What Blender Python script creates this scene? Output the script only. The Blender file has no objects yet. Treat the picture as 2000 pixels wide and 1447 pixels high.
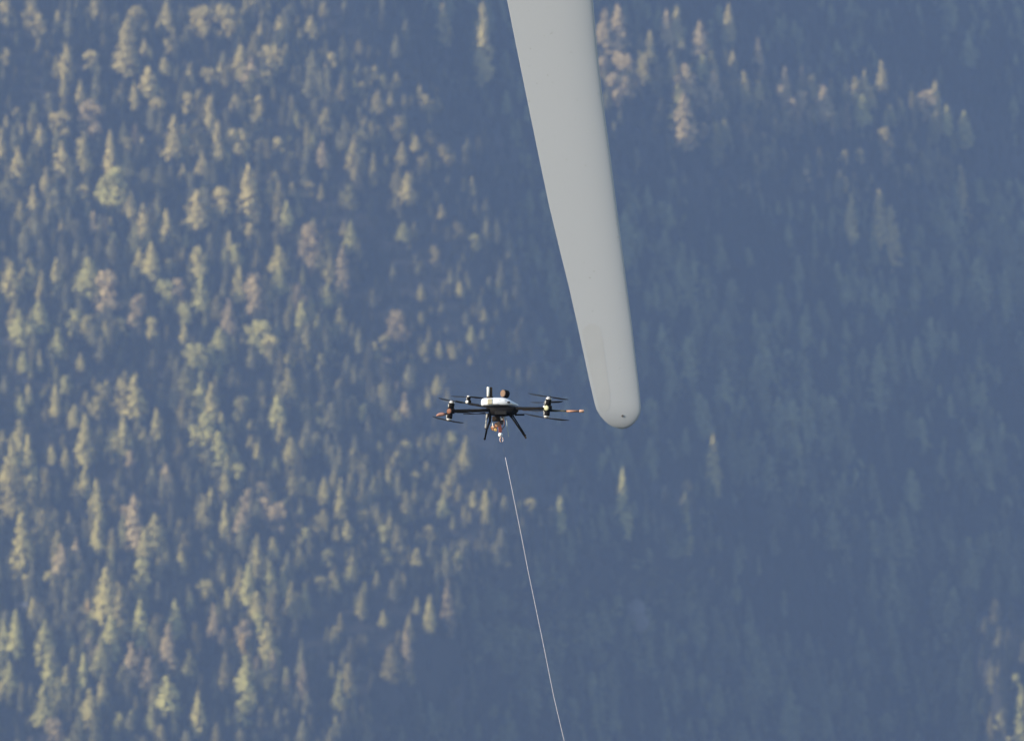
import bpy, bmesh, math, random
import numpy as np
from mathutils import Vector, Matrix
random.seed(7); rng=np.random.default_rng(11)
C=bpy.context.scene.collection; scene=bpy.context.scene
# ---------------- numbers shared by sun, camera and terrain ----------------
import numpy as np, math
SUN_AZ=math.radians(60); SUN_EL=math.radians(22)
LX=math.sin(SUN_AZ)*math.cos(SUN_EL); LY=math.cos(SUN_AZ)*math.cos(SUN_EL); LZ=math.sin(SUN_EL)
K=.0000535; CZ=400.
def sm(a,b,x):
    t=np.clip((x-a)/(b-a),0,1); return t*t*(3-2*t)
BP=[-900,0,150,300,500,700,900,1100,1250,1447,2400]
BX=[560,650,730,830,880,950,930,900,800,670,560]
def crest(py): return np.interp(py,BP,BX)
def noise(x,z):
    n=0
    for a,f,p in ((5,.021,1.),(3.4,.043,2.3),(2.,.09,4.1),(1.1,.19,.7)):
        n=n+a*np.sin(f*x*1.1+p+1.7*np.sin(f*z*.6+p*2))*np.sin(f*z*.8+p*3+1.3*np.sin(f*x*.7+p))
    return n
def Yof(X,Z):
    X=np.asarray(X,float); Z=np.asarray(Z,float)
    Xc=np.clip(X,-420,420); px=1000+Xc/.225; py=723.5-(Z-CZ)/.225
    xb=crest(py); d=px-xb; w=70.
    sp=w*np.logaddexp(0,d/w)*.225
    D=.30*Xc+.93*sp
    deep=52*sm(0,330,d)
    ne=sm(1080,1180,px)*sm(640,120,py)*(1-.5*sm(1650,2100,px))
    se=sm(1830,1975,px)*sm(1120,1320,py)
    deep=deep-30*ne-160*se+18*sm(1000,1100,px)*sm(330,420,py)*sm(760,640,py)
    deep=deep-40*np.exp(-((px-1120)/170)**2-((py-1040)/130)**2)-48*np.exp(-((px-1330)/110)**2-((py-1020)/130)**2)-15*np.exp(-((px-1760)/230)**2-((py-380)/150)**2)-14*sm(1150,1000,py)*np.exp(-((px-1150)/150)**2-((py-520)/150)**2)*0-16*np.exp(-((px-1480)/330)**2-((py-560)/110)**2)-9*sm(1080,1180,px)*sm(640,120,py)-8*np.exp(-((px-1010)/110)**2-((py-1150)/150)**2)
    out=np.abs(X)-420; D=D+deep+noise(Xc,Z)+np.where(out>0,.25*out*np.sign(X)*-1,0)*0
    return 4200+1.19*(Z-CZ)+D
def Zof(X,Y):
    lo=np.full(np.shape(X),-400.); hi=np.full(np.shape(X),1500.)
    for _ in range(26):
        m=(lo+hi)/2; f=Yof(X,m)<Y; lo=np.where(f,m,lo); hi=np.where(f,hi,m)
    return (lo+hi)/2
def shade_h(X,Z):
    Y=Yof(X,Z); h=np.zeros(np.shape(X))
    for t in np.concatenate([np.arange(3,60,4),np.arange(60,700,12)]):
        zz=Zof(X-t*math.sin(SUN_AZ),Y-t*math.cos(SUN_AZ))
        h=np.maximum(h,zz-(Z+t*math.tan(SUN_EL)))
    return h
def ground_at(px,py,it=12):
    px=np.asarray(px,float); py=np.asarray(py,float); Y=np.full(px.shape,4200.)
    for _ in range(it):
        X=(px-1000)*K*Y; Z=CZ-(py-723.5)*K*Y; Y=.5*Y+.5*Yof(X,Z)
    return X,Y,Z
# ---------------- camera ----------------
cam=bpy.data.cameras.new('camera'); co=bpy.data.objects.new('camera',cam); C.objects.link(co)
co.location=(0,0,CZ); co.rotation_euler=(math.radians(90),0,0)
cam.sensor_width=36; cam.lens=36/(2000*K); cam.clip_start=1; cam.clip_end=30000
cam.dof.use_dof=True; cam.dof.focus_distance=100; cam.dof.aperture_fstop=5.8
scene.camera=co
# ---------------- sky, sun, exposure ----------------
w=bpy.data.worlds.new('World'); scene.world=w; w.use_nodes=True
nt=w.node_tree; bg=nt.nodes['Background']; sky=nt.nodes.new('ShaderNodeTexSky'); sky.sky_type='NISHITA'
sky.sun_disc=False; sky.sun_elevation=SUN_EL; sky.sun_rotation=math.radians(180)+SUN_AZ
sky.altitude=400; sky.air_density=1.4; sky.dust_density=0.6; sky.ozone_density=1.5
nt.links.new(sky.outputs[0],bg.inputs[0]); bg.inputs[1].default_value=0.11
sl=bpy.data.lights.new('sun','SUN'); sl.energy=4.6; sl.angle=math.radians(.5); sl.color=(1,.86,.66)
so=bpy.data.objects.new('sun',sl); C.objects.link(so)
so.rotation_euler=Vector((LX,LY,-LZ)).to_track_quat('-Z','Y').to_euler(); so.location=(-300,-200,900)
scene.view_settings.view_transform='Standard'; scene.view_settings.look='None'
scene.view_settings.exposure=0.85; scene.view_settings.gamma=1
scene.cycles.use_denoising=True; scene.cycles.max_bounces=5; scene.cycles.volume_bounces=0
# ---------------- helpers ----------------
def tag(o,label=None,cat=None,group=None,kind=None):
    for k,v in (('label',label),('category',cat),('group',group),('kind',kind)):
        if v: o[k]=v
    return o
def mat(name,col,rough=.5,metal=0,noise_amt=.15,scale=20,bump=0,coat=0):
    m=bpy.data.materials.new(name); m.use_nodes=True; n=m.node_tree; b=n.nodes['Principled BSDF']
    b.inputs['Roughness'].default_value=rough; b.inputs['Metallic'].default_value=metal
    b.inputs['Coat Weight'].default_value=coat; b.inputs['Specular IOR Level'].default_value=.5 if max(col)>.2 else .12
    tc=n.nodes.new('ShaderNodeTexCoord'); nz=n.nodes.new('ShaderNodeTexNoise'); nz.inputs['Scale'].default_value=scale
    nz.inputs['Detail'].default_value=4
    n.links.new(tc.outputs['Object'],nz.inputs['Vector'])
    mx=n.nodes.new('ShaderNodeMix'); mx.data_type='RGBA'
    mx.inputs[6].default_value=tuple(c*(1-noise_amt) for c in col)+(1,); mx.inputs[7].default_value=tuple(min(1,c*(1+noise_amt)) for c in col)+(1,)
    n.links.new(nz.outputs[0],mx.inputs[0]); n.links.new(mx.outputs[2],b.inputs['Base Color'])
    if bump:
        bp=n.nodes.new('ShaderNodeBump'); bp.inputs['Strength'].default_value=bump; bp.inputs['Distance'].default_value=.003
        n.links.new(nz.outputs[0],bp.inputs['Height']); n.links.new(bp.outputs[0],b.inputs['Normal'])
    return m
def link(name,me,m,parent=None,loc=(0,0,0)):
    o=bpy.data.objects.new(name,me); C.objects.link(o); o.location=loc
    if m is not None and not me.materials: me.materials.append(m)
    if parent: o.parent=parent
    return o
def empty(name,loc,parent=None):
    o=bpy.data.objects.new(name,None); C.objects.link(o); o.location=loc
    if parent: o.parent=parent
    return o
def frame(d):
    d=Vector(d).normalized(); u=d.cross(Vector((0,0,1)) if abs(d.z)<.9 else Vector((1,0,0))).normalized(); return d,u,d.cross(u).normalized()
class MB:
    def __init__(s): s.v=[]; s.f=[]; s.s=[]
    def rings(s,rs,cap=True,smooth=True):
        b=len(s.v); n=len(rs[0])
        for r in rs: s.v+= [tuple(p) for p in r]
        for i in range(len(rs)-1):
            for j in range(n):
                k=(j+1)%n; s.f.append((b+i*n+j,b+i*n+k,b+(i+1)*n+k,b+(i+1)*n+j)); s.s.append(smooth)
        if cap:
            s.f.append(tuple(b+j for j in range(n))[::-1]); s.s.append(False)
            q=b+(len(rs)-1)*n; s.f.append(tuple(q+j for j in range(n))); s.s.append(False)
        return s
    def tube(s,pts,r,n=12):
        pts=[Vector(p) for p in pts]; rr=r if isinstance(r,(list,tuple)) else [r]*len(pts); rs=[]
        u=None
        for i,p in enumerate(pts):
            d=(pts[min(i+1,len(pts)-1)]-pts[max(i-1,0)])
            if u is None: _,u,_=frame(d)
            d=d.normalized(); u=(u-d*u.dot(d)).normalized(); v=d.cross(u)
            rs.append([p+(u*math.cos(a)+v*math.sin(a))*rr[i] for a in [2*math.pi*k/n for k in range(n)]])
        return s.rings(rs)
    def lathe(s,base,axis,prof,n=20):
        base=Vector(base); d,u,v=frame(axis)
        return s.rings([[base+d*h+(u*math.cos(2*math.pi*k/n)+v*math.sin(2*math.pi*k/n))*r for k in range(n)] for r,h in prof])
    def box(s,c,size,rot=None,bev=.15):
        # bevelled box: four stacked rounded rectangles
        c=Vector(c); a,b_,h=[q/2 for q in size]; e=min(a,b_,h)*bev*2; R=rot or Matrix.Identity(3); rs=[]
        def rr(ax,by,z):
            out=[]
            for sx,sy,st in ((1,1,0),(-1,1,1),(-1,-1,2),(1,-1,3)):
                for q in range(3):
                    t=(st+q/2)*math.pi/2
                    out.append(c+R@Vector((sx*(ax-e)+math.cos(t)*e,sy*(by-e)+math.sin(t)*e,z)))
            return out
        rs=[rr(a-e*.6,b_-e*.6,-h),rr(a,b_,-h+e),rr(a,b_,h-e),rr(a-e*.6,b_-e*.6,h)]
        return s.rings(rs,smooth=False)
    def build(s,name,m,parent=None,loc=(0,0,0)):
        me=bpy.data.meshes.new(name); me.from_pydata(s.v,[],s.f); me.polygons.foreach_set('use_smooth',s.s); me.update()
        bm=bmesh.new(); bm.from_mesh(me); bmesh.ops.recalc_face_normals(bm,faces=bm.faces); bm.to_mesh(me); bm.free()
        return link(name,me,m,parent,loc)
# ---------------- the ground: one sheet from the near ridge to the far mountainside ----------------
xs=np.concatenate([np.arange(-1000,-420,29.),np.arange(-420,421,5.),np.arange(449,1030,29.)])
zs=np.concatenate([np.arange(0,200,12.),np.arange(200,620,4.),np.arange(620,960,14.)])
XX,ZZ=np.meshgrid(xs,zs); YY=Yof(XX,ZZ)
rows=[np.stack([xs,YY[-1]+600,np.full_like(xs,930)],1)]
for i in range(len(zs)-1,-1,-1): rows.append(np.stack([xs,YY[i],ZZ[i]],1))
for y,z in ((2600,-6),(1800,2),(1300,30),(900,95),(600,190),(350,262),(200,312),(100,350),(40,380),(10,396.4),(-20,399),(-120,401),(-300,396)):
    rows.append(np.stack([xs,y+YY[0]*0,z+6*np.sin(xs*.013+y)*(1 if y>60 else 0)],1))
V=np.concatenate(rows); nx=len(xs); nr=len(rows)
ii=np.arange(nx-1)[None,:]+nx*np.arange(nr-1)[:,None]
F=np.stack([ii,ii+nx,ii+nx+1,ii+1],-1).reshape(-1,4)
me=bpy.data.meshes.new('ground'); me.from_pydata(V.tolist(),[],F.tolist()); me.update()
me.polygons.foreach_set('use_smooth',[True]*len(me.polygons))
gm=bpy.data.materials.new('forest_floor'); gm.use_nodes=True; n=gm.node_tree; b=n.nodes['Principled BSDF']; b.inputs['Roughness'].default_value=.95
tc=n.nodes.new('ShaderNodeTexCoord'); nz=n.nodes.new('ShaderNodeTexNoise'); nz.inputs['Scale'].default_value=.03; nz.inputs['Detail'].default_value=8
cr=n.nodes.new('ShaderNodeValToRGB'); e=cr.color_ramp.elements; e[0].position=.35; e[0].color=(.006,.008,.006,1); e[1].position=.62; e[1].color=(.022,.021,.017,1)
x=cr.color_ramp.elements.new(.72); x.color=(.06,.052,.046,1)
n.links.new(tc.outputs['Object'],nz.inputs['Vector']); n.links.new(nz.outputs[0],cr.inputs[0]); n.links.new(cr.outputs[0],b.inputs['Base Color'])
tag(link('ground',me,gm),kind='structure')
# ---------------- tree shapes ----------------
def foliage_mat(name,src):
    m=bpy.data.materials.new(name); m.use_nodes=True; n=m.node_tree; b=n.nodes['Principled BSDF']; b.inputs['Roughness'].default_value=.8
    b.inputs['Specular IOR Level'].default_value=.2
    if src=='object': oi=n.nodes.new('ShaderNodeObjectInfo'); c=oi.outputs['Color']
    else:
        at=n.nodes.new('ShaderNodeAttribute'); at.attribute_type='INSTANCER'; at.attribute_name='tint'; c=at.outputs['Color']
    ge=n.nodes.new('ShaderNodeNewGeometry')
    mr=n.nodes.new('ShaderNodeMapRange'); mr.inputs[3].default_value=.62; mr.inputs[4].default_value=1.35
    n.links.new(ge.outputs['Random Per Island'],mr.inputs[0])
    mx=n.nodes.new('ShaderNodeVectorMath'); mx.operation='SCALE'
    n.links.new(c,mx.inputs[0]); n.links.new(mr.outputs[0],mx.inputs['Scale']); n.links.new(mx.outputs[0],b.inputs['Base Color'])
    return m
FM=foliage_mat('foliage','object'); FS=foliage_mat('forest_foliage','inst')
BARK=mat('bark',(.09,.065,.045),.9,noise_amt=.3,scale=3)
def leaf(v,f,p,nrm,sz,R):
    nrm=Vector(nrm); nrm=(nrm+Vector((R.uniform(-.4,.4),R.uniform(-.4,.4),R.uniform(-.35,.45)))).normalized()
    _,u,w_=frame(nrm); a=R.uniform(0,6.28); u,w_=u*math.cos(a)+w_*math.sin(a),w_*math.cos(a)-u*math.sin(a)
    b0=len(v); k=R.randint(4,5)
    for i in range(k):
        t=2*math.pi*i/k; r=sz*R.uniform(.6,1.25); v.append(p+u*math.cos(t)*r+w_*math.sin(t)*r*.75+nrm*R.uniform(-.2,.2)*sz)
    f.append(tuple(range(b0,b0+k)))
# crowns are unit: height 1, radius .5 at full width; scaled per tree
def conifer(seed,n=900,power=.72,base=.10,gap=.0):
    R=random.Random(seed); v=[];f=[]; arms=[]
    nb=46
    for i in range(nb):
        t=(i+.5)/nb; z=base+(1-base)*t; r=.5*(1-t)**power*1.18*R.uniform(.72,1.12)+.015
        if t<.28: r*=.62+1.35*t
        if R.random()<gap: r*=.45
        arms.append((z,r,i*2.4+R.uniform(-.5,.5)))
    for z,r,a in arms:
        k=max(4,int(n/nb*(.35+r*2.2)))
        for j in range(k):
            q=math.sqrt(R.random())*r; aa=a+R.gauss(0,.42)
            p=Vector((math.cos(aa)*q,math.sin(aa)*q,z-.10*q+R.uniform(-.018,.018)))
            leaf(v,f,p,(math.cos(aa),math.sin(aa),.55),.036+.034*r,R)
    return v,f
def roundtree(seed,n=900,base=.10,nc=13):
    R=random.Random(seed); v=[];f=[]; cl=[]
    for i in range(nc):
        t=R.random()**.8; z=base+.06+(.86-base)*t; rr=.33*math.sqrt(max(0,1-((t-.36)/.72)**2)); a=R.uniform(0,6.28); q=rr*math.sqrt(R.random())
        cl.append((Vector((math.cos(a)*q,math.sin(a)*q,z)),R.uniform(.15,.24)))
    for c,r in cl:
        for j in range(n//nc):
            d=Vector((R.gauss(0,1),R.gauss(0,1),R.gauss(0,1)+.25)).normalized(); p=c+Vector((d.x*r*1.05,d.y*r*1.05,d.z*r*.8))*R.uniform(.75,1.05)
            p.z=min(p.z,1); leaf(v,f,p,d,.044,R)
    return v,f
def cmesh(name,vf,m):
    me=bpy.data.meshes.new(name); me.from_pydata([tuple(p) for p in vf[0]],[],vf[1]); me.update(); me.materials.append(m); return me
shapes=[('conifer',conifer(1)),('conifer',conifer(2,power=.55,gap=.12)),('conifer',conifer(3,power=.85)),('conifer',conifer(4,power=.48,base=.16,gap=.18)),
        ('round',roundtree(5)),('round',roundtree(6,nc=9)),('round',roundtree(8,base=.06,nc=17))]
crown_me=[cmesh('crown',s[1],FM) for s in shapes]
tb=MB(); tb.tube([(0,0,-.04),(0.004,0,.3),(-.003,.004,.6),(0,0,.93)],[.021,.016,.010,.003],8)
for k in range(9):
    a=k*2.4; z=.25+.07*k; r=.26*(1-.09*k); tb.tube([(0,0,z),(math.cos(a)*r*.5,math.sin(a)*r*.5,z+.02),(math.cos(a)*r,math.sin(a)*r,z-.01)],[.006,.004,.001],5)
_t=tb.build('trunk',BARK); trunk_me=_t.data; bpy.data.objects.remove(_t)
# ---------------- where the sunlit trees stand: columns are x, top, bottom, width ----------------
A='''20,0,80,50;115,0,90,90;150,50,130,50;225,40,110,25;295,10,60,20;370,0,80,50;450,5,50,25;540,20,120,70;500,60,160,60;650,0,110,60;760,30,120,60;810,20,130,80;880,10,130,80;935,50,110,30;990,0,30,40;1045,0,40,20;1145,0,45,20;1270,5,40,35;20,190,230,40;150,150,180,15;258,160,290,40;355,195,270,70;490,130,280,80;655,150,200,70;640,220,290,40;565,155,190,30;1020,80,160,40;1090,55,160,50;1215,55,140,50;1170,110,170,30;1155,200,220,20;1215,190,250,35;1290,205,265,40;1403,150,195,30;1345,255,280,30;1465,255,290,30;1550,280,325,30;1640,330,360,30;1335,290,380,45;1420,320,375,35;1475,345,430,50;1525,355,400,25;1660,370,410,40;1710,375,410,30;1578,365,395,25;940,165,290,60;980,220,320,60p;1060,170,280,70;1035,270,340,70;860,240,310,40;815,260,330,60;738,250,330,35;580,250,370,70;525,315,410,40;610,380,460,60;315,310,400,35;365,330,400,30;355,390,510,90p;465,355,410,40;205,440,500,40;245,430,520,60;155,480,570,45;70,420,470,35;85,480,570,20;25,450,510,30;5,500,640,30;70,570,700,50;240,550,670,60;310,540,600,50;180,650,750,40;740,360,430,50;820,370,490,35;850,470,620,35;920,360,430,40;965,390,440,50;1010,370,440,50;1000,440,500,60;1138,370,450,30;1185,450,495,25;1275,415,520,50;1343,445,490,30;1425,450,500,30;1470,485,535,35;1550,450,530,65;1680,510,560,60;1570,550,630,40;1625,530,570,30;1735,560,640,50;1260,545,640,45p;1385,520,660,60;1390,650,690,30;1655,605,665,40;1590,670,780,60;1845,690,720,20;720,480,600,40;680,450,620,60;785,495,590,50;790,590,690,40;715,640,720,30;930,500,610,70;1015,540,600,50;1080,535,600,90;490,530,590,70;555,530,590,30;430,510,680,50;495,590,680,50;450,650,800,130g;400,690,790,60g;510,740,850,45;320,720,790,45;285,765,800,25;130,720,860,40;190,780,900,40;240,850,950,35;100,870,930,30;345,790,840,25;365,820,900,40p;970,640,820,70;1140,710,750,30;1210,710,760,35;1365,720,800,50g;1060,730,800,60;770,745,890,80;870,730,830,80;560,790,950,60;650,815,950,60;1120,780,880,50g;1165,785,825,25;1000,820,860,40;445,905,980,45g;1370,860,970,50g;1345,860,900,30;1400,960,1010,40;1210,870,1030,70p;895,900,1000,40;925,950,1040,60g;975,870,950,50;545,960,1060,40;590,950,1080,50;725,905,950,25;775,960,1070,55;660,1010,1070,60;1090,960,1060,60;1095,1040,1140,45g;1290,990,1090,40;1575,865,940,45g;1790,865,920,45;1855,915,945,35g;1700,960,990,40;1725,800,830,30;45,1020,1150,70;115,1010,1110,60;220,1010,1140,50;345,1010,1150,80g;430,1060,1200,100p;300,1110,1180,50;645,1090,1180,60g;690,1090,1180,80p;785,1070,1210,60g;935,1040,1170,45;1000,1070,1210,80p;1045,1140,1210,50;540,1150,1280,60p;150,1180,1290,60g;75,1210,1320,60g;110,1270,1350,60g;225,1280,1380,40g;285,1210,1300,60g;350,1230,1320,70;470,1240,1310,80;600,1240,1310,60;410,1250,1340,40;725,1180,1260,60g;720,1260,1330,30;1180,1170,1290,50g;1215,1150,1250,40g;1280,1110,1200,45g;1348,1110,1150,25p;1330,1200,1290,40;1195,1280,1400,50;1280,1250,1330,30;960,1270,1330,50;1020,1250,1360,80g;1060,1310,1400,60;855,1280,1370,50g;765,1340,1440,100g;820,1340,1420,40g;1130,1380,1440,50;1305,1370,1430,40;1550,1210,1330,60p;1500,1310,1370,40;1465,1330,1400,40;1515,1400,1440,80p;90,1370,1440,40g;155,1370,1440,20;315,1380,1440,30;1645,1110,1160,30;1795,1100,1160,25;1945,1095,1140,25;1645,1215,1250,25;1890,1200,1230,30;1840,1270,1330,35g;1715,1335,1365,25;1770,1340,1385,30;1655,1350,1385,35;1885,0,30,60;1887,40,140,45;1730,0,15,60'''
B='''215,60,180,25;260,25,90,50g;110,60,130,30;80,100,170,40g;10,240,330,30;75,200,330,60;45,270,480,60;110,260,480,70;80,470,560,40;85,560,760,60;70,760,820,60;330,180,350,60;395,60,110,60;375,110,180,50;415,45,90,30;465,35,110,30;525,20,180,60;290,140,220,35;425,270,350,60;480,190,320,60;450,240,330,70;510,320,350,80p;555,220,290,35;608,150,290,40;200,295,360,30;255,310,380,30;690,300,330,20g;330,380,480,40;645,370,440,40p;375,430,560,50;380,560,700,40;520,490,670,60p;490,530,590,60p;275,595,660,40p;295,660,770,40p;240,690,800,60p;600,570,700,60;560,620,730,40;560,740,830,70g;705,680,780,30;735,0,100,60;780,20,180,50g;820,60,200,60;800,180,310,90g;850,250,380,60g;860,170,250,40;790,330,380,60;910,300,370,40;940,110,200,60g;985,200,250,40;935,370,450,60g;875,390,490,40;1000,290,380,40;1120,0,120,50;1080,100,220,60g;1100,200,280,50;1130,270,370,50;1180,260,340,30;1140,390,480,50;1180,420,480,40;1240,130,200,60g;1250,190,240,40g;1320,40,130,40;1275,40,100,30;1360,100,160,50;1410,140,200,40g;1480,60,110,30;1430,80,120,20;1575,90,200,35p;1665,90,140,25;1700,25,90,35;1500,0,50,70p;1750,245,320,50g;1810,260,380,35;1665,265,300,25;1570,280,360,50;1550,320,400,50;1290,310,360,60g;1370,310,400,50;1410,340,430,50;1370,380,430,30;1025,440,510,50p;1030,500,570,60p;965,470,560,40p;940,540,640,50p;1080,520,620,50p;820,460,540,35;875,520,640,35;905,540,600,30;785,540,600,60g;1200,440,480,30;1260,420,510,40;1300,390,480,40;1325,430,560,40;1325,560,620,40;1410,550,610,60;1465,550,610,30;1515,550,650,30;1500,610,670,50g;1580,480,590,45;1610,400,450,35;1510,370,450,40;1740,410,480,50;1722,490,560,35g;1785,450,490,30;1840,480,510,20;1885,470,520,20;1890,530,590,25;1250,560,630,50;1350,590,660,40;1310,610,660,25;1185,620,690,60g;1150,560,610,50p;1060,660,740,40;1000,650,800,40;965,760,900,50g;1000,870,960,50;820,670,740,25;870,780,850,20;885,850,920,25;1100,770,880,30;1165,700,780,40;1130,830,960,25;1275,705,765,40g;1370,700,800,40;1360,770,800,40g;1620,700,765,35;1500,700,750,60g;1725,700,750,50g;1780,710,735,30g;1780,680,700,20;1820,670,700,20;1670,610,650,35;1245,810,850,40;1305,805,850,30;1405,860,960,30;1465,790,820,20;1490,940,970,25;1740,820,950,45p;1670,880,1000,35;1620,890,940,20;1580,1000,1140,40p;1750,1060,1130,25p;1770,970,1060,40;1300,1000,1060,30;410,790,1000,70;430,960,1120,70g;380,820,900,40;400,1080,1170,90p;510,1070,1200,50p;510,830,890,30;340,900,1000,50o;335,870,900,25g;195,790,860,50;100,800,860,60;60,950,1110,35g;15,980,1100,40g;175,980,1120,70g;190,1110,1220,50g;130,890,980,40;545,900,1060,60g;680,900,1020,60g;655,1000,1160,50p;680,1130,1190,40;740,870,940,20;800,820,890,50;830,920,1040,30p;1010,950,1020,60g;955,980,1060,60p;940,1040,1110,30o;1040,990,1110,60;955,1120,1260,60g;1060,1100,1210,35p;1110,1160,1220,25;1178,1140,1260,25p;1320,1180,1320,50g;1290,1140,1190,25;870,1170,1230,50p;255,1160,1280,35;325,1110,1240,40g;290,1090,1150,50;35,1140,1240,50g;10,1220,1300,50;170,1240,1380,60g;210,1360,1440,50p;310,1320,1440,35g;350,1250,1370,60;395,1230,1330,30;460,1340,1390,40g;512,1330,1400,25g;600,1230,1290,80g;650,1200,1330,80g;590,1310,1400,50g;660,1260,1340,60g;770,1260,1400,50;950,1280,1370,80g'''
D7='''165,20,110,50p;215,0,60,60p;215,115,175,40p;245,200,280,40p;165,215,265,45p;190,280,390,60p;245,290,380,40p;340,110,150,25;405,20,60,35p;445,10,60,30;650,0,40,30;535,70,140,40p;320,200,270,25;665,185,250,30;765,130,190,30p;545,200,250,40g;595,230,270,30;480,240,340,60p;450,290,350,50p;590,260,340,50p;475,340,500,80p;545,330,430,45p;570,400,460,50p;640,385,450,40p;550,480,520,40p;870,250,320,35p;765,310,360,30;848,325,390,40p;890,370,430,40p;935,350,390,60p;865,470,510,45p;880,430,470,40;1020,320,400,60p;710,270,340,30;1145,290,330,35;1183,260,290,25;1250,225,265,25;1210,325,360,25;1175,360,420,45g;1180,430,460,30g;1285,405,445,20g;1325,380,450,25g;1460,300,350,35;1425,340,380,50p;1505,400,450,25g;1575,415,475,50g;1465,420,450,20;1262,490,590,50;1270,590,640,35p;795,570,620,45;855,580,630,40;1105,585,640,35;1165,580,610,20;945,660,700,40p;1100,690,740,35;1128,745,785,25;1240,730,770,25;1285,790,810,18;1350,640,680,35;1560,620,670,30;1590,910,950,25;745,600,620,20;980,280,330,25;430,210,270,25'''
D8='''18,60,150,30;575,170,240,35g;795,255,310,25g;862,220,255,30;248,280,320,35;352,270,330,30g;45,250,280,20;88,250,320,25;92,315,355,25;155,270,295,25;215,460,540,40p;155,460,520,30;190,530,560,20;20,430,450,30;325,380,420,25;895,40,65,30;1965,900,950,25g;1993,940,1010,40g;1860,985,1025,30g;1915,1035,1090,45g;1985,1030,1080,50g'''
T=[]
for txt,ox,oy,sc in ((A,0,0,2.),(B,0,720,1.99),(D7,1100,0,2.01),(D8,900,820,1.818)):
    for it in txt.split(';'):
        c='t'
        if it[-1] in 'gpo': c=it[-1]; it=it[:-1]
        x,a,b_,w_=map(float,it.split(',')); T.append([ox+x/sc,oy+a/sc,oy+b_/sc,w_/sc,c])
px=np.array([t[0] for t in T]); pt=np.array([t[1] for t in T]); pb=np.array([t[2] for t in T]); pw=np.array([t[3] for t in T])
lit=(pb-pt)*.225; H=np.maximum(lit*1.3,8.)
for _ in range(7):
    gx,gy,gz=ground_at(px,pt+H/(K*4250)); hs=shade_h(gx,gz)
    H=.4*H+.6*np.clip(np.where(hs>1.5,hs+lit*1.15+4.5+2.5*(px>1100),lit*1.3),8,36)
gx,gy,gz=ground_at(px,pt+H/(K*4250),20); hs=shade_h(gx,gz)
W=np.clip(pw*.225*1.5+.8+2.2*(px>1100),.32*H,.9*H)
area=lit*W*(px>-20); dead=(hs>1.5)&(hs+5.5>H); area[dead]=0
order=np.argsort(-area)
PAL={'t':(.41,.35,.12),'g':(.375,.35,.12),'p':(.40,.315,.155),'o':(.42,.30,.09)}
used=set(); stuff_pts=[]
def look(c,h,w_,rnd,lt):
    col={'t':'tan','g':'yellow green','p':'pinkish brown','o':'golden'}[c]
    ty=('broad bushy' if w_/h>.6 else 'rounded') if rnd else ('slender' if w_/h<.32 else 'pointed')
    return ty+' '+col+' '+('tree' if rnd else 'conifer')
ONES='zero one two three four five six seven eight nine ten eleven twelve thirteen fourteen fifteen sixteen seventeen eighteen nineteen'.split()
TENS='x x twenty thirty forty fifty sixty seventy eighty ninety'.split()
def words(k): return ONES[k] if k<20 else ('one hundred' if k==100 else TENS[k//10]+('' if k%10==0 else ' '+ONES[k%10]))
N_IND=300; k_ind=0
for j in order:
    x,t_,b2,w_,c=T[j]; r=random.Random(int(j)*7+3)
    rnd=W[j]/H[j]>.78 or (c=='p' and W[j]/H[j]>.5 and r.random()<.5)
    si=r.choice([4,5,6]) if rnd else r.choice([0,1,2,3])
    py_m=(t_+b2)/2; warm=1-min(1,max(0,py_m/1447))
    base=np.array(PAL[c]); g=np.array(PAL['g']); p=np.array(PAL['p'])
    if c=='t': base=base*(1-.35*(1-warm))+g*.35*(1-warm) if py_m>500 else base*.75+p*.25*1.0
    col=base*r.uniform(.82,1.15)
    if 560<x<1100 and x<crest(py_m)+150: col=col*r.uniform(.5,.95)  # fading light toward the shadow edge is put into the foliage tint
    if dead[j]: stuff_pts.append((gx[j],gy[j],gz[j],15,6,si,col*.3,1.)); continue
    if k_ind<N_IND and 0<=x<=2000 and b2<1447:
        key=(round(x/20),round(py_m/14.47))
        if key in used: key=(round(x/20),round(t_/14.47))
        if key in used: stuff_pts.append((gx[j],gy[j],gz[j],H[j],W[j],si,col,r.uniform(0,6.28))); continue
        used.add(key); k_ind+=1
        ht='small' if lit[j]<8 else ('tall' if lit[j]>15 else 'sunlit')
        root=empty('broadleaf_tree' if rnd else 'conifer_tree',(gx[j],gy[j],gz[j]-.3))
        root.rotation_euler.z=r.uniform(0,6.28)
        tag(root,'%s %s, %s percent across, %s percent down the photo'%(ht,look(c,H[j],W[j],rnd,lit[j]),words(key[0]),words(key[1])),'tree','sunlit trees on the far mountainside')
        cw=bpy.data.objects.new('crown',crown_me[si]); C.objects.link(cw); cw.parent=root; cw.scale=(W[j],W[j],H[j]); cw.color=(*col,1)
        tk=bpy.data.objects.new('trunk',trunk_me); C.objects.link(tk); tk.parent=root; tk.scale=(H[j]*.6,H[j]*.6,H[j]*.97)
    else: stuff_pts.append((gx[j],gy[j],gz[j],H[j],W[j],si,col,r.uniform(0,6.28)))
# dimmer company round each sunlit tree
for j in range(len(T)):
    r=random.Random(j+900)
    if hs[j]>6: continue
    for q in range(r.choice([1,2,2,3,4])):
        dx=r.uniform(-1,1)*(W[j]*1.1+3); dz_=r.uniform(-9,7); X_=gx[j]+dx; Z_=gz[j]+dz_
        if abs(dx)<2 : continue
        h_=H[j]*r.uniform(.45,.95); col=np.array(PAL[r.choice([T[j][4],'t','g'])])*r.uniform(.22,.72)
        stuff_pts.append((X_,float(Yof(X_,Z_)),Z_-.3,h_,h_*r.uniform(.35,.6),r.choice([0,1,3,6]),col,r.uniform(0,6.28)))
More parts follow.
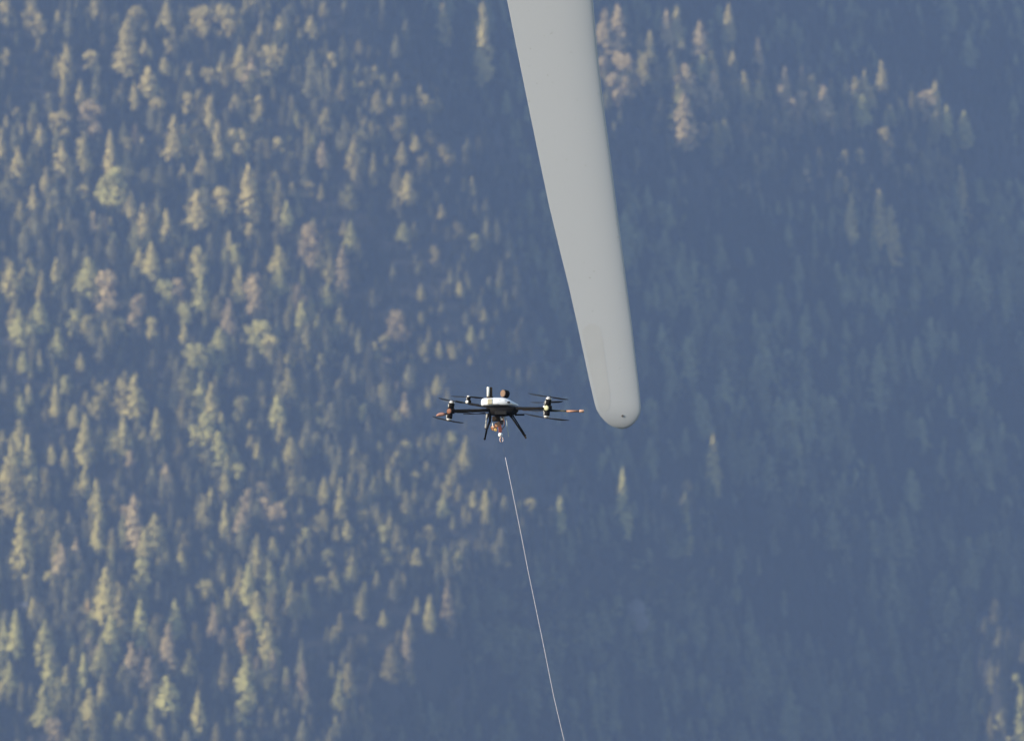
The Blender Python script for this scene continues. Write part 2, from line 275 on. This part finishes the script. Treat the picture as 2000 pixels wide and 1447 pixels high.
# ---------------- the rest of the forest: one mass of small dark trees ----------------
cx,cz=np.meshgrid(np.arange(-300,312,4.7),np.arange(196,640,4.0)); cx=cx+rng.uniform(-2.4,2.4,cx.shape); cz=cz+rng.uniform(-2.,2.,cz.shape)
cx=cx.ravel(); cz=cz.ravel(); cy=Yof(cx,cz)
ppx=1000+cx/(K*cy); ppy=723.5-(cz-CZ)/(K*cy)
ok=(ppx>-260)&(ppx<2260); cx,cy,cz,ppx,ppy=cx[ok],cy[ok],cz[ok],ppx[ok],ppy[ok]
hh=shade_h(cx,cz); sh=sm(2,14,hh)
patch=np.sin(cx*.03+1)*np.sin(cz*.041+2)+.6*np.sin(cx*.071+cz*.05)
ht=(6.5+4*rng.random(cx.size)+1.8*patch)*(1-sh)+(11+10*rng.random(cx.size)**1.5+3*patch)*sh
ht=np.where(sh>.2,np.minimum(ht,np.maximum(hh-2.5,6)),ht)
dc=ppx-crest(ppy); ht=np.where((dc>-120)&(dc<60)&(ppy<1100),ht*.55,ht); ht=np.clip(ht,3,24)
for i in range(cx.size):
    bare=(560<ppx[i]<900 and 1190<ppy[i]<1400 and rng.random()<.55)
    if bare: continue
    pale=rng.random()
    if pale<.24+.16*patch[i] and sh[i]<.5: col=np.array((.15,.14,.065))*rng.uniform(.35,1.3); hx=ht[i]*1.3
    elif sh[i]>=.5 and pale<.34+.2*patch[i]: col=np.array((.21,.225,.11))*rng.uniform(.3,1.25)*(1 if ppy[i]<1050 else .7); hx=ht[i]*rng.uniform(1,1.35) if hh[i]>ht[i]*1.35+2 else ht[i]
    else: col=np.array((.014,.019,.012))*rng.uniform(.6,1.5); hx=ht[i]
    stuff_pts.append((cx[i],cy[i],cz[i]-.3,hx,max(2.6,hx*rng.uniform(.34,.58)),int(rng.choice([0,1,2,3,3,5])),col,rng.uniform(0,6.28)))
P=len(stuff_pts)
me=bpy.data.meshes.new('forest'); me.vertices.add(P)
me.vertices.foreach_set('co',np.array([[s[0],s[1],s[2]] for s in stuff_pts],dtype=np.float32).ravel())
a=me.attributes.new('siz','FLOAT_VECTOR','POINT'); a.data.foreach_set('vector',np.array([[s[4],s[4],s[3]] for s in stuff_pts],dtype=np.float32).ravel())
a=me.attributes.new('rotz','FLOAT_VECTOR','POINT'); a.data.foreach_set('vector',np.array([[0,0,s[7]] for s in stuff_pts],dtype=np.float32).ravel())
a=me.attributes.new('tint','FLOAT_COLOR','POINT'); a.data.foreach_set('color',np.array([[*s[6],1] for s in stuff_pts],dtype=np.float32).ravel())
a=me.attributes.new('kindex','INT','POINT'); a.data.foreach_set('value',[int(s[5]) for s in stuff_pts])
me.update()
fo=link('forest',me,None); tag(fo,'dense dark forest covering the hazy far mountainside between the sunlit trees','forest',kind='stuff')
ng=bpy.data.node_groups.new('forest_trees','GeometryNodeTree')
ng.interface.new_socket('Geometry',in_out='INPUT',socket_type='NodeSocketGeometry'); ng.interface.new_socket('Geometry',in_out='OUTPUT',socket_type='NodeSocketGeometry')
N=ng.nodes; L=ng.links; gi=N.new('NodeGroupInput'); go=N.new('NodeGroupOutput')
m2p=N.new('GeometryNodeMeshToPoints'); L.new(gi.outputs[0],m2p.inputs[0]); join=N.new('GeometryNodeJoinGeometry')
def attr(nm,ty):
    q=N.new('GeometryNodeInputNamedAttribute'); q.data_type=ty; q.inputs[0].default_value=nm; return q.outputs[0]
inst_src=[]
for k in range(len(shapes)):
    v_,f_=shapes[k][1]
    step=f_[::2]  # a lighter crown for the mass
    me2=cmesh('forest_crown',(v_,f_),FS); ob=bpy.data.objects.new('forest_crown',me2); inst_src.append(ob)
    sel=N.new('FunctionNodeCompare'); sel.data_type='INT'; sel.operation='EQUAL'; L.new(attr('kindex','INT'),sel.inputs[2]); sel.inputs[3].default_value=k
    iop=N.new('GeometryNodeInstanceOnPoints'); oi=N.new('GeometryNodeObjectInfo'); oi.inputs[0].default_value=ob
    L.new(m2p.outputs[0],iop.inputs['Points']); L.new(sel.outputs[0],iop.inputs['Selection']); L.new(oi.outputs['Geometry'],iop.inputs['Instance'])
    L.new(attr('rotz','FLOAT_VECTOR'),iop.inputs['Rotation']); L.new(attr('siz','FLOAT_VECTOR'),iop.inputs['Scale'])
    L.new(iop.outputs[0],join.inputs[0])
L.new(join.outputs[0],go.inputs[0])
md=fo.modifiers.new('trees','NODES'); md.node_group=ng
print('individual trees',k_ind,'forest points',P)
# ---------------- rocks ----------------
ROCK=mat('rock',(.17,.17,.18),.9,noise_amt=.35,scale=.4)
def rock(px_,py_,w_,h_,label,seed):
    X,Y,Z=ground_at(np.array([px_]),np.array([py_])); R=random.Random(seed); m=MB()
    for q in range(5):
        c=Vector((R.uniform(-.4,.4)*w_,R.uniform(-1,1),R.uniform(-.3,.45)*h_)); rs=[]
        for i in range(6):
            t=(i+.5)/6*math.pi; rs.append([c+Vector((math.cos(a)*math.sin(t)*w_*.3*R.uniform(.7,1.2),math.sin(a)*math.sin(t)*2.2*R.uniform(.7,1.2),math.cos(t)*h_*.4*R.uniform(.8,1.15))) for a in [k*math.pi/4.5 for k in range(9)]])
        m.rings(rs,smooth=False)
    o=m.build('rock_outcrop',ROCK,None,(X[0],Y[0]-2,Z[0]+h_*.5)); tag(o,label,'rock')
rock(42,1192,5,3.2,'small pale boulder among trees at the far left edge, low on the slope',1)
rock(1232,1225,12,11,'faint grey rock outcrop in the shaded forest right of the tether',2)
rock(1095,1235,8,7,'faint grey crag in shade just right of the white tether line',3)
# ---------------- wind turbine blade ----------------
YB=101.5; SB=K*YB
LP=[(-2600,620),(-1200,760),(-300,934),(0,990),(100,1010),(200,1030.5),(300,1051),(400,1072),(500,1096),(560,1111),(640,1129),(680,1137.5),(750,1152.6),(790,1162),(801,1165.5),(813,1173),(822,1181),(829,1189.5),(834,1199),(836.5,1208),(837.6,1215)]
RP=[(-2600,925),(-1200,1015),(-300,1128),(0,1158),(100,1166.5),(200,1178),(300,1191.5),(400,1204),(500,1217),(560,1224.5),(640,1235),(700,1241.5),(750,1247.5),(780,1250.5),(797,1251.8),(808,1250),(818,1245.5),(827,1238),(833,1230),(836.5,1222),(837.6,1217)]
st=list(range(-2600,0,100))+list(range(0,740,20))+list(range(740,800,6))+[800,804,808,812,816,820,823,826,829,831.5,833.5,835,836.2,837,837.6]
BT=math.radians(-13)
def foil(c): return 5*(.2969*math.sqrt(c)-.126*c-.3516*c*c+.2843*c**3-.1036*c**4)
def front(c): return .068*foil(c)*(1-.25*c)
def section(n=30):
    pts=[.5*(1-math.cos(math.pi*i/n)) for i in range(n+1)]
    return [(c,-front(c)) for c in pts]+[(c,.12*foil(c)) for c in reversed(pts[1:-1])]
def tipfac(p): return 1 if p<770 else math.sqrt(max(.0004,1-((p-770)/67.8)**2))
sec=section(); blade=MB(); rs=[]
TX,TZ=1215,837.6
def smooth_interp(p,tab):
    return float(np.interp(p,[a for a,_ in tab],[b_ for _,b_ in tab]))
for p in reversed(st):
    l=smooth_interp(p,LP); r=smooth_interp(p,RP); wd=(r-l)*SB; ref=wd if p<770 else 88*SB*tipfac(p)
    rs.append([((r-TX)*SB-c*wd,((TX+35-r)*SB*0+c*wd)*math.tan(BT)+t*ref,(TZ-p)*SB) for c,t in sec])
blade.rings(rs)
BM=bpy.data.materials.new('gelcoat'); BM.use_nodes=True; n=BM.node_tree; b=n.nodes['Principled BSDF']; b.inputs['Roughness'].default_value=.42
def nd(t,**k):
    q=n.nodes.new(t)
    for a_,v_ in k.items(): setattr(q,a_,v_)
    return q
tc=nd('ShaderNodeTexCoord'); mp=nd('ShaderNodeMapping'); mp.inputs['Scale'].default_value=(3,3,.35); n.links.new(tc.outputs['Object'],mp.inputs[0])
nz=nd('ShaderNodeTexNoise'); nz.inputs['Scale'].default_value=2.2; nz.inputs['Detail'].default_value=7; n.links.new(mp.outputs[0],nz.inputs[0])
cr=nd('ShaderNodeValToRGB'); e=cr.color_ramp.elements; e[0].position=.32; e[0].color=(.374,.40,.445,1); e[1].position=.62; e[1].color=(.374,.40,.445,1)
n.links.new(nz.outputs[0],cr.inputs[0])
# weathering specks
n2=nd('ShaderNodeTexNoise'); n2.inputs['Scale'].default_value=26; n2.inputs['Detail'].default_value=2; n.links.new(tc.outputs['Object'],n2.inputs[0])
c2=nd('ShaderNodeValToRGB'); c2.color_ramp.elements[0].position=.24; c2.color_ramp.elements[0].color=(.80,.79,.77,1); c2.color_ramp.elements[1].position=.31; c2.color_ramp.elements[1].color=(1,1,1,1)
n.links.new(n2.outputs[0],c2.inputs[0])
mx=nd('ShaderNodeMix',data_type='RGBA',blend_type='MULTIPLY'); mx.inputs[0].default_value=1; n.links.new(cr.outputs[0],mx.inputs[6]); n.links.new(c2.outputs[0],mx.inputs[7])
n.links.new(mx.outputs[2],b.inputs['Base Color'])
bo=blade.build('turbine_blade',BM,None,((TX-1000)*SB,YB,CZ-(TZ-723.5)*SB))
tag(bo,'pale grey wind turbine blade hanging tip down right of the drone','turbine blade')
def on_face(px_,py_,off=.004):  # point on the camera side of the blade
    l=smooth_interp(py_,LP); r=smooth_interp(py_,RP); c=(r-px_)/(r-l); wd=(r-l)*SB; ref=wd if py_<770 else 88*SB*tipfac(py_)
    return Vector(((px_-TX)*SB,c*wd*math.tan(BT)-front(c)*ref-off,(TZ-py_)*SB))
DK=mat('dark_hole',(.09,.09,.09),.7); SEAM=mat('seam_filler',(.30,.30,.295),.6); PATCH=mat('patch_coating',(.360,.38,.413),.5,noise_amt=.05,scale=6)
d=MB(); q=on_face(1215.5,812); d.lathe(q+Vector((0,.008,0)),(0,-1,0),[(.012,0),(.012,.008),(.009,.010)]); d.build('drain_hole',DK,bo)
s=MB(); s.tube([on_face(x_,571.5+(x_-1190)*.04,-.003) for x_ in (1206,1210,1214,1217.5)],.0035,6); s.build('joint_seam',SEAM,bo)
CV=((632,1160),(636,1170),(645,1174),(668,1178),(700,1182),(735,1187),(765,1191),(785,1192),(800,1190),(806,1180))
s=MB(); ys=[632+172*i/24 for i in range(25)]
for y_ in ys:
    l_=smooth_interp(y_,LP)+6+max(0,(644-y_))*1.6; r_=max(l_+1,float(np.interp(y_,[c[0] for c in CV],[c[1] for c in CV])))
    s.v+=[tuple(on_face(l_+(r_-l_)*k/8,y_,.0007)) for k in range(9)]
for i in range(24):
    for k in range(8): s.f.append((i*9+k,i*9+k+1,i*9+k+10,i*9+k+9)); s.s.append(True)
s.build('coating_patch',PATCH,bo)
s=MB(); Rp=random.Random(9)
for _ in range(26):
    y_=Rp.uniform(5,760); r_=smooth_interp(y_,RP); x_=r_-Rp.choice([1.5,2,3,4,6,9]); q=on_face(x_,y_,.0)
    k_=Rp.uniform(.002,.0055); s.lathe(q+Vector((0,.003,0)),(.2,-1,0),[(k_,0),(k_*.8,.005)],7)
s.build('erosion_pits',SEAM,bo)
# ---------------- drone ----------------
S=.00535; OX,OZ=985,803
def P3(x,y,dy=0): return Vector(((x-OX)*S,dy,-(y-OZ)*S))
dr=empty('drone',((OX-1000)*S,100,CZ-(OZ-723.5)*S))
tag(dr,'small black and white multirotor drone hovering left of the blade tip','drone')
WH=mat('white_shell',(.62,.67,.76),.35,noise_amt=.03); BK=mat('carbon_black',(.005,.005,.006),.75,noise_amt=.4,scale=40); DB=mat('dark_brown_tube',(.035,.026,.02),.5,noise_amt=.3)
GM=mat('grey_metal',(.55,.55,.56),.3,metal=.4,noise_amt=.1); YG=mat('pale_green_plastic',(.34,.35,.22),.5); RD=mat('red_brown_plastic',(.17,.08,.055),.5,noise_amt=.2); OR=mat('orange_plastic',(.34,.17,.10),.45,noise_amt=.2)
PRM=mat('prop_plastic',(.012,.015,.022),.45); TN=mat('tan_plastic',(.17,.115,.085),.6,noise_amt=.2); GL=mat('dark_glass',(.02,.02,.03),.1)
CAB=mat('white_cable',(.72,.75,.74),.5,noise_amt=.05)
def loft(prof,depth_fn,m,name,parent,bev=.25,nseg=10):
    # prof: (x, top, bottom, halfdepth) stations -> rounded superellipse rings
    mb=MB(); rs=[]
    for x_,a_,b2,hd in prof:
        zc=-((a_+b2)/2-OZ)*S; hz=(b2-a_)/2*S; ring=[]
        for k in range(24):
            th=2*math.pi*k/24; cc,ss=math.cos(th),math.sin(th); e_=.55
            ring.append(((x_-OX)*S,depth_fn+math.copysign(abs(cc)**e_,cc)*hd,zc+math.copysign(abs(ss)**e_,ss)*hz))
        rs.append(ring)
    mb.rings(rs); return mb.build(name,m,parent)
hull=loft([(939.5,784,790,.03),(941,779.5,792.5,.09),(945,777.5,793,.12),(955,777,793.2,.14),(966,776.3,793.3,.15),(980,776.3,793.4,.15),(988,777.5,793.4,.145),(996,781,793,.13),(1004,785.5,792.6,.10),(1010,789,792,.06),(1013,790.5,791.4,.02)],0,WH,'hull',dr)
m=MB(); m.box(P3(993.5,785.3,-.146),(.03,.03,.016)); m.build('vent',GL,hull)
m=MB(); m.box(P3(968,788.8,-.148),(.055,.02,.010)); m.build('grille',mat('grille_grey',(.32,.33,.36),.5),hull)
m=MB(); m.box(P3(957,784,-.135),(.05,.03,.055)); m.build('front_panel',mat('beige_panel',(.42,.40,.30),.5),hull)
body=loft([(950,795,802,.05),(955,794,806,.10),(960,793.2,811,.14),(970,793.2,813.5,.15),(985,793.2,813.5,.16),(1000,793.2,812,.15),(1008,793.5,809,.12),(1012.5,794.5,803,.07)],0,BK,'belly_body',dr)
# top mast and camera puck
m=MB(); m.lathe(P3(956.2,778,-.03),(0,0,1),[(.030,0),(.030,.012),(.012,.014)]); mast=m.build('antenna_mast',DB,dr)
m=MB(); m.lathe(P3(953.6,778,-.035),(0,0,1),[(.0145,0),(.0145,.115),(.012,.120)]); m.build('mast_lit_side',mat('mast_lit_white',(.66,.68,.66),.4),mast)  # sunlit left side of the mast, put in as a white tube
m=MB(); m.lathe(P3(958.8,778,-.02),(0,0,1),[(.016,0),(.016,.112),(.013,.118)]); m.build('mast_shaded_side',DB,mast)  # shaded right side of the same mast, put in as a dark tube
m=MB(); m.lathe(P3(957,780.5,-.05),(0,0,1),[(.036,0),(.038,.02),(.028,.034)]); m.build('mast_base',DB,mast)
m=MB(); m.tube([P3(988,778,0),P3(988,770,.0)],.016); m.build('puck_stem',BK,dr)
ax=Vector((-.72,-.66,.12)); c0=P3(986.5,769,-.0)
m=MB(); m.lathe(c0-ax.normalized()*.035,ax,[(.034,0),(.041,.006),(.041,.050),(.038,.056)],24); pk=m.build('sensor_puck',BK,dr)
m=MB(); m.lathe(c0+ax.normalized()*.0275,ax,[(.0385,0),(.0385,.006),(.030,.010)],24); m.build('puck_face',TN,pk)
def propeller(hub,t1,t2,m,parent,w=.029,tip=None):
    # two blades with a real chord, twist and tapered tip, hub boss in the middle
    pr=MB(); hub=Vector(hub)
    pr.lathe(hub-Vector((0,0,.006)),(0,0,1),[(.014,0),(.014,.012),(.009,.016)],12); o=pr.build('propeller',m,parent)
    for t in (t1,t2):
        t=Vector(t); d=(t-hub); Ln=d.length; d.normalize(); side=d.cross(Vector((.14,0,1))).normalized(); up=side.cross(d).normalized(); bl=MB(); rs=[]
        for i in range(13):
            u=i/12; ch=w*(.35+1.5*u if u<.25 else .73+.6*math.sin((u-.25)*2.2) if u<.6 else 1.15*(1-.75*((u-.6)/.4)**2)); tw=math.radians(24-16*u); th=.10*ch+.0012
            s1=side*math.cos(tw)+up*math.sin(tw); n1=up*math.cos(tw)-side*math.sin(tw); c=hub+d*(Ln*u)+up*(.012*u*u)
            rs.append([c+s1*ch,c+n1*th+s1*ch*.3,c+n1*th*.8-s1*ch*.4,c-s1*ch*.9,c-n1*th*.5-s1*ch*.3,c-n1*th*.6+s1*ch*.4])
        bl.rings(rs); bl.build('propeller_blade',m,o)
    return o
def pod(cx,cy,dy,top,bot,sc,cm,a1,a2,props,parent):
    ax=(P3(*a1)-P3(*a2)).normalized(); t=P3(a1[0],a1[1],dy); b2=P3(a2[0],a2[1],dy); c=P3(cx,cy,dy)
    L_=(t-b2).length
    r=.030*sc
    m=MB(); m.lathe(c-ax*.03*sc,ax,[(.022*sc,0),(.034*sc,.010*sc),(.036*sc,.03*sc),(.034*sc,.05*sc),(.022*sc,.06*sc)],18); m.box(c+Vector((.02*sc,0,0)),(.05*sc,.06*sc,.05*sc)); cl=m.build('arm_clamp',BK,parent)
    m=MB(); m.lathe(c+Vector((-.012,-.036*sc,0)),(-.5,-.85,.1),[(.027*sc,-.01),(.028*sc,.002),(.022*sc,.006),(.008*sc,.008)],8); m.build('motor_hub',cm,cl)
    for s_,e1 in ((1,t),(-1,b2)):
        h=(e1-c).length-.028*sc
        if h<.02: continue
        m=MB(); m.lathe(c+ax*s_*.028*sc,ax*s_,[(r*.8,0),(r,.004),(r,h*.62),(r*.9,h*.68)],20); mo=m.build('motor',BK,parent)
        m=MB(); m.lathe(c+ax*s_*(.028*sc+h*.66),ax*s_,[(r*.93,0),(r*.93,h*.12),(r*.5,h*.34)],20); m.build('motor_cap',GM,mo)
        # silver block puts the sunlit left side into each motor
        m=MB(); m.box(c+ax*s_*(.028*sc+h*.35)+Vector((-r*.8,-.004,0)),(r*.5,r*1.0,h*.4)); m.build('motor_lit_side',GM,mo)
    for hb,t1,t2,mm in props: propeller(P3(*hb),P3(*t1),P3(*t2),mm,parent)
def arm(p,q,r,m): 
    mb=MB(); mb.tube([p,(Vector(p)+Vector(q))/2,q],r,16); return mb.build('arm',m,dr)
a=arm(P3(1004,797.5,-.08),P3(1066,798,-.35),.0165,BK)
pod(1069,796.5,-.36,0,0,1.05,YG,(1073,774.5),(1067.5,816.5),[((1073,775,-.36),(1031,770,-.20),(1109,782,-.52),PRM),((1067.8,816,-.36),(1024,809.5,-.2),(1111,822.5,-.50),PRM)],a)
a=arm(P3(960,801,-.08),P3(884,802.5,-.40),.0175,DB)
pod(880,802.5,-.42,0,0,1.05,RD,(883.5,782),(876.5,821.5),[((883.5,783,-.42),(857,779,-.30),(908,788,-.6),PRM),((876.5,821,-.42),(845,815,-.28),(905,827,-.62),PRM)],a)
a=arm(P3(962,796.5,.08),P3(915,789,.48),.011,BK)
pod(914,785,.5,0,0,.72,GM,(914.8,772.5),(913,792),[((914.5,775,.5),(880,776,.62),(944,779,.3),PRM),((912,788,.5),(889,784.5,.60),(935,792,.4),PRM)],a)
a=arm(P3(1006,799,.08),P3(1060,797,.42),.012,BK)
pod(1066,795,.46,0,0,.72,GM,(1068,784),(1065,806),[((1068,786,.46),(1100,786,.36),(1036,788,.56),PRM),((1066,803,.46),(1100,804,.42),(1032,804.5,.6),PRM)],a)
# orange tipped rod reaching toward the blade, and a paddle for the blurred propeller tip
m=MB(); m.tube([P3(1066,800,-.33),P3(1100,802.2,-.33),P3(1106,802.6,-.33)],.008,12); rod=m.build('probe_rod',mat('olive_rod',(.10,.10,.07),.5),dr)
m=MB(); m.tube([P3(1106,802.6,-.33),P3(1132,802.4,-.33)],.0105,12); m.build('rod_sleeve',OR,rod)
m=MB(); m.lathe(P3(1131,802.4,-.33),(1,0,0),[(.011,0),(.015,.008),(.015,.045),(.008,.052)],14); m.build('rod_tip',mat('pale_orange',(.48,.30,.22),.45),rod)
m=MB(); m.tube([P3(876,808,-.42),P3(866,808.5,-.42)],.009); ls=m.build('prop_blur_arm',DB,dr)
m=MB(); m.rings([[P3(x_,y_+a*hh_,-.42+b_*.012) for a,b_ in ((1,0),(.6,1),(-.6,1),(-1,0),(-.6,-1),(.6,-1))] for x_,y_,hh_ in ((870,808.5,2.0),(866,808.3,3.4),(861,808.8,3.8),(856,810,3.0),(852.5,811.5,1.4))]); m.build('prop_blur_paddle',mat('prop_blur_red',(.26,.14,.12),.6,noise_amt=.2),ls)
# undercarriage
def leg(pts,r,foot):
    mb=MB(); mb.tube(pts,r,10); o=mb.build('landing_leg',BK,dr)
    f=MB(); p=Vector(pts[-1]); f.tube([p+Vector((-.004,-.05,.004)),p+Vector((0,0,-.004)),p+Vector((.004,.06,-.002))],.009,10); f.build('foot',foot,o); return o
leg([P3(996,810,-.10),P3(1001,817,-.11),P3(1026.5,854,-.20)],[.014,.010,.0085],DB)
leg([P3(1000,809,.10),P3(1004,815,.12),P3(1026,850,.26)],[.010,.0065,.006],DB)
leg([P3(958,804,-.10),P3(957,822,-.12),P3(951,838,-.15),P3(947,857,-.18)],[.016,.013,.011,.009],BK)
leg([P3(957,804,.10),P3(950,820,.12),P3(948.5,836,.15)],[.010,.008,.006],DB)
m=MB(); m.box(P3(949.5,822,-.06),(.014,.03,.15),Matrix.Rotation(.10,3,'Y')); m.build('leg_plate',GM,dr)
m=MB(); m.tube([P3(905,808.5,-.2),P3(955,807.5,-.12)],.004,8); m.build('cable_run',BK,dr)
m=MB(); m.box(P3(1015,810,.12),(.10,.04,.018)); m.build('rear_skid',BK,dr)
for x0,x1 in ((944,950),(972,1002)):
    m=MB(); m.tube([P3(x0,791,-.147),P3(x1,791,-.147)],.0018,6); m.build('panel_seam',DB,hull)
for x_,y_ in ((948,781),(976,781),(986,781.5),(999,788.5)):
    m=MB(); m.lathe(P3(x_,y_,-.142),(0,-1,0),[(.005,0),(.005,.008),(.003,.010)],10); m.build('screw',GM,hull)
m=MB(); m.box(P3(978,806,-.16),(.12,.02,.035)); m.build('battery_door',mat('satin_black',(.02,.02,.022),.35),body)
m=MB(); m.tube([P3(1010,797,-.1),P3(1024,801.5,-.17),P3(1042,800.2,-.25),P3(1060,800,-.32)],.0035,8); m.build('motor_cable',DB,dr)
m=MB(); m.tube([P3(948,806,-.14),P3(930,808,-.2),P3(910,806,-.28),P3(893,805.5,-.37)],.0035,8); m.build('motor_cable',DB,dr)
# payload: winch gripper with red and orange parts, ball and hook
pay=empty('payload_gripper',P3(975,812,0),dr); po=P3(975,812,0)
def Q(x,y,dy=0): return P3(x,y,dy)-po
R3=random.Random(4)
m=MB(); m.box(Q(969,818,-.02),(.085,.07,.055)); m.build('winch_body',DB,pay)
m=MB(); m.box(Q(979,823,.01),(.05,.06,.07),Matrix.Rotation(.25,3,'Y')); m.build('motor_block',mat('dark_grey_block',(.10,.09,.10),.5),pay)
m=MB(); m.box(Q(981,817,-.05),(.045,.03,.035),Matrix.Rotation(-.3,3,'Y')); m.build('camera_housing',mat('light_grey_block',(.45,.46,.50),.4),pay)
m=MB(); m.box(Q(972,829,-.04),(.055,.045,.05),Matrix.Rotation(-.35,3,'Y')); m.lathe(Q(966,833,-.03),(-.6,-.5,-.5),[(.022,0),(.026,.01),(.022,.04)],14); m.build('orange_clamp',OR,pay)
m=MB(); m.box(Q(976.5,836,-.04),(.034,.04,.085),Matrix.Rotation(-.12,3,'Y')); m.build('red_bracket',mat('red_bracket',(.55,.14,.10),.5,noise_amt=.2),pay)
m=MB(); m.lathe(Q(968,839,-.05),(0,-1,-.1),[(.016,-.01),(.018,.0),(.012,.02)],14); m.build('yellow_cap',mat('yellow_cap',(.50,.34,.12),.45),pay)
m=MB(); m.tube([Q(963,823,-.05),Q(962,829,-.06),Q(965,837,-.06),Q(969,843,-.05)],.005,8); m.build('white_hose',CAB,pay)
m=MB(); m.tube([Q(984,812,-.03),Q(989,818,-.05),Q(990,828,-.07),Q(990.5,837,-.05),Q(993,846,-.03),Q(993.5,853,-.03)],.0035,8); m.build('looped_cable',mat('pale_cable',(.35,.42,.42),.5),pay)
m=MB(); m.tube([Q(979,812,-.06),Q(985,822,-.07),Q(985,832,-.06),Q(979,840,-.05)],.004,8); m.build('red_wire',RD,pay)
ball=MB(); ball.lathe(Q(977.2,853.3,-.03),(0,0,1),[(.004,0),(.014,.004),(.021,.014),(.0235,.024),(.021,.034),(.014,.043),(.004,.047)],18); bl=ball.build('swivel_ball',mat('white_ball',(.88,.88,.90),.25,noise_amt=.02),pay)
m=MB(); pts=[Q(979.5+3.2*math.cos(t),858.3+5*math.sin(t),-.03) for t in [i*2*math.pi/14 for i in range(15)]]; m.tube(pts,.0042,8); m.build('hook_ring',mat('pink_metal',(.62,.52,.55),.35),pay)
m=MB(); m.tube([Q(978,854,-.03),Q(977,859,-.04),Q(979,863.5,-.035)],.004,8); m.build('hook_latch',RD,pay)
# ---------------- tether ----------------
def W3(x,y,Y=100): return Vector(((x-1000)*K*Y,Y,CZ-(y-723.5)*K*Y))
tp=[(980,863.3),(984,880),(987,893),(996,936),(1005,980),(1018.5,1047),(1032,1117),(1046,1184),(1059.5,1249),(1070.5,1304),(1081.5,1359),(1102.2,1447),(1150,1650),(1260,2080)]
o0=W3(*tp[0],99.97)
te=empty('tether_line',o0); tag(te,'thin white tether line running down from under the drone','tether')
m=MB(); m.tube([W3(x,y,99.97)-o0 for x,y in tp[:3]],.0011,6); m.build('leader',mat('clear_leader',(.16,.19,.26),.5,noise_amt=.02),te)
m=MB(); m.tube([W3(x,y,99.97-i*.02)-o0 for i,(x,y) in enumerate(tp[2:])],.0026,8); m.build('rope',mat('white_rope',(.50,.49,.55),.6,noise_amt=.1,scale=60),te)
# ---------------- haze ----------------
hz=MB(); zb,zt=-22.,970.
hz.v=[(x_,y_,z_) for z_ in (zb,zt) for x_,y_ in ((-1050,-320),(1050,-320),(1050,6100),(-1050,6100))]
hz.f=[(0,3,2,1),(4,5,6,7),(0,1,5,4),(1,2,6,5),(2,3,7,6),(3,0,4,7)]; hz.s=[False]*6
hm=bpy.data.materials.new('haze_air'); hm.use_nodes=True; n=hm.node_tree; n.nodes.remove(n.nodes['Principled BSDF'])
pv=n.nodes.new('ShaderNodeVolumePrincipled'); pv.inputs['Color'].default_value=(.385,.56,1,1); pv.inputs['Density'].default_value=.00012; pv.inputs['Anisotropy'].default_value=.35
n.links.new(pv.outputs[0],n.nodes['Material Output'].inputs['Volume'])
ho=hz.build('haze',hm); tag(ho,kind='stuff')
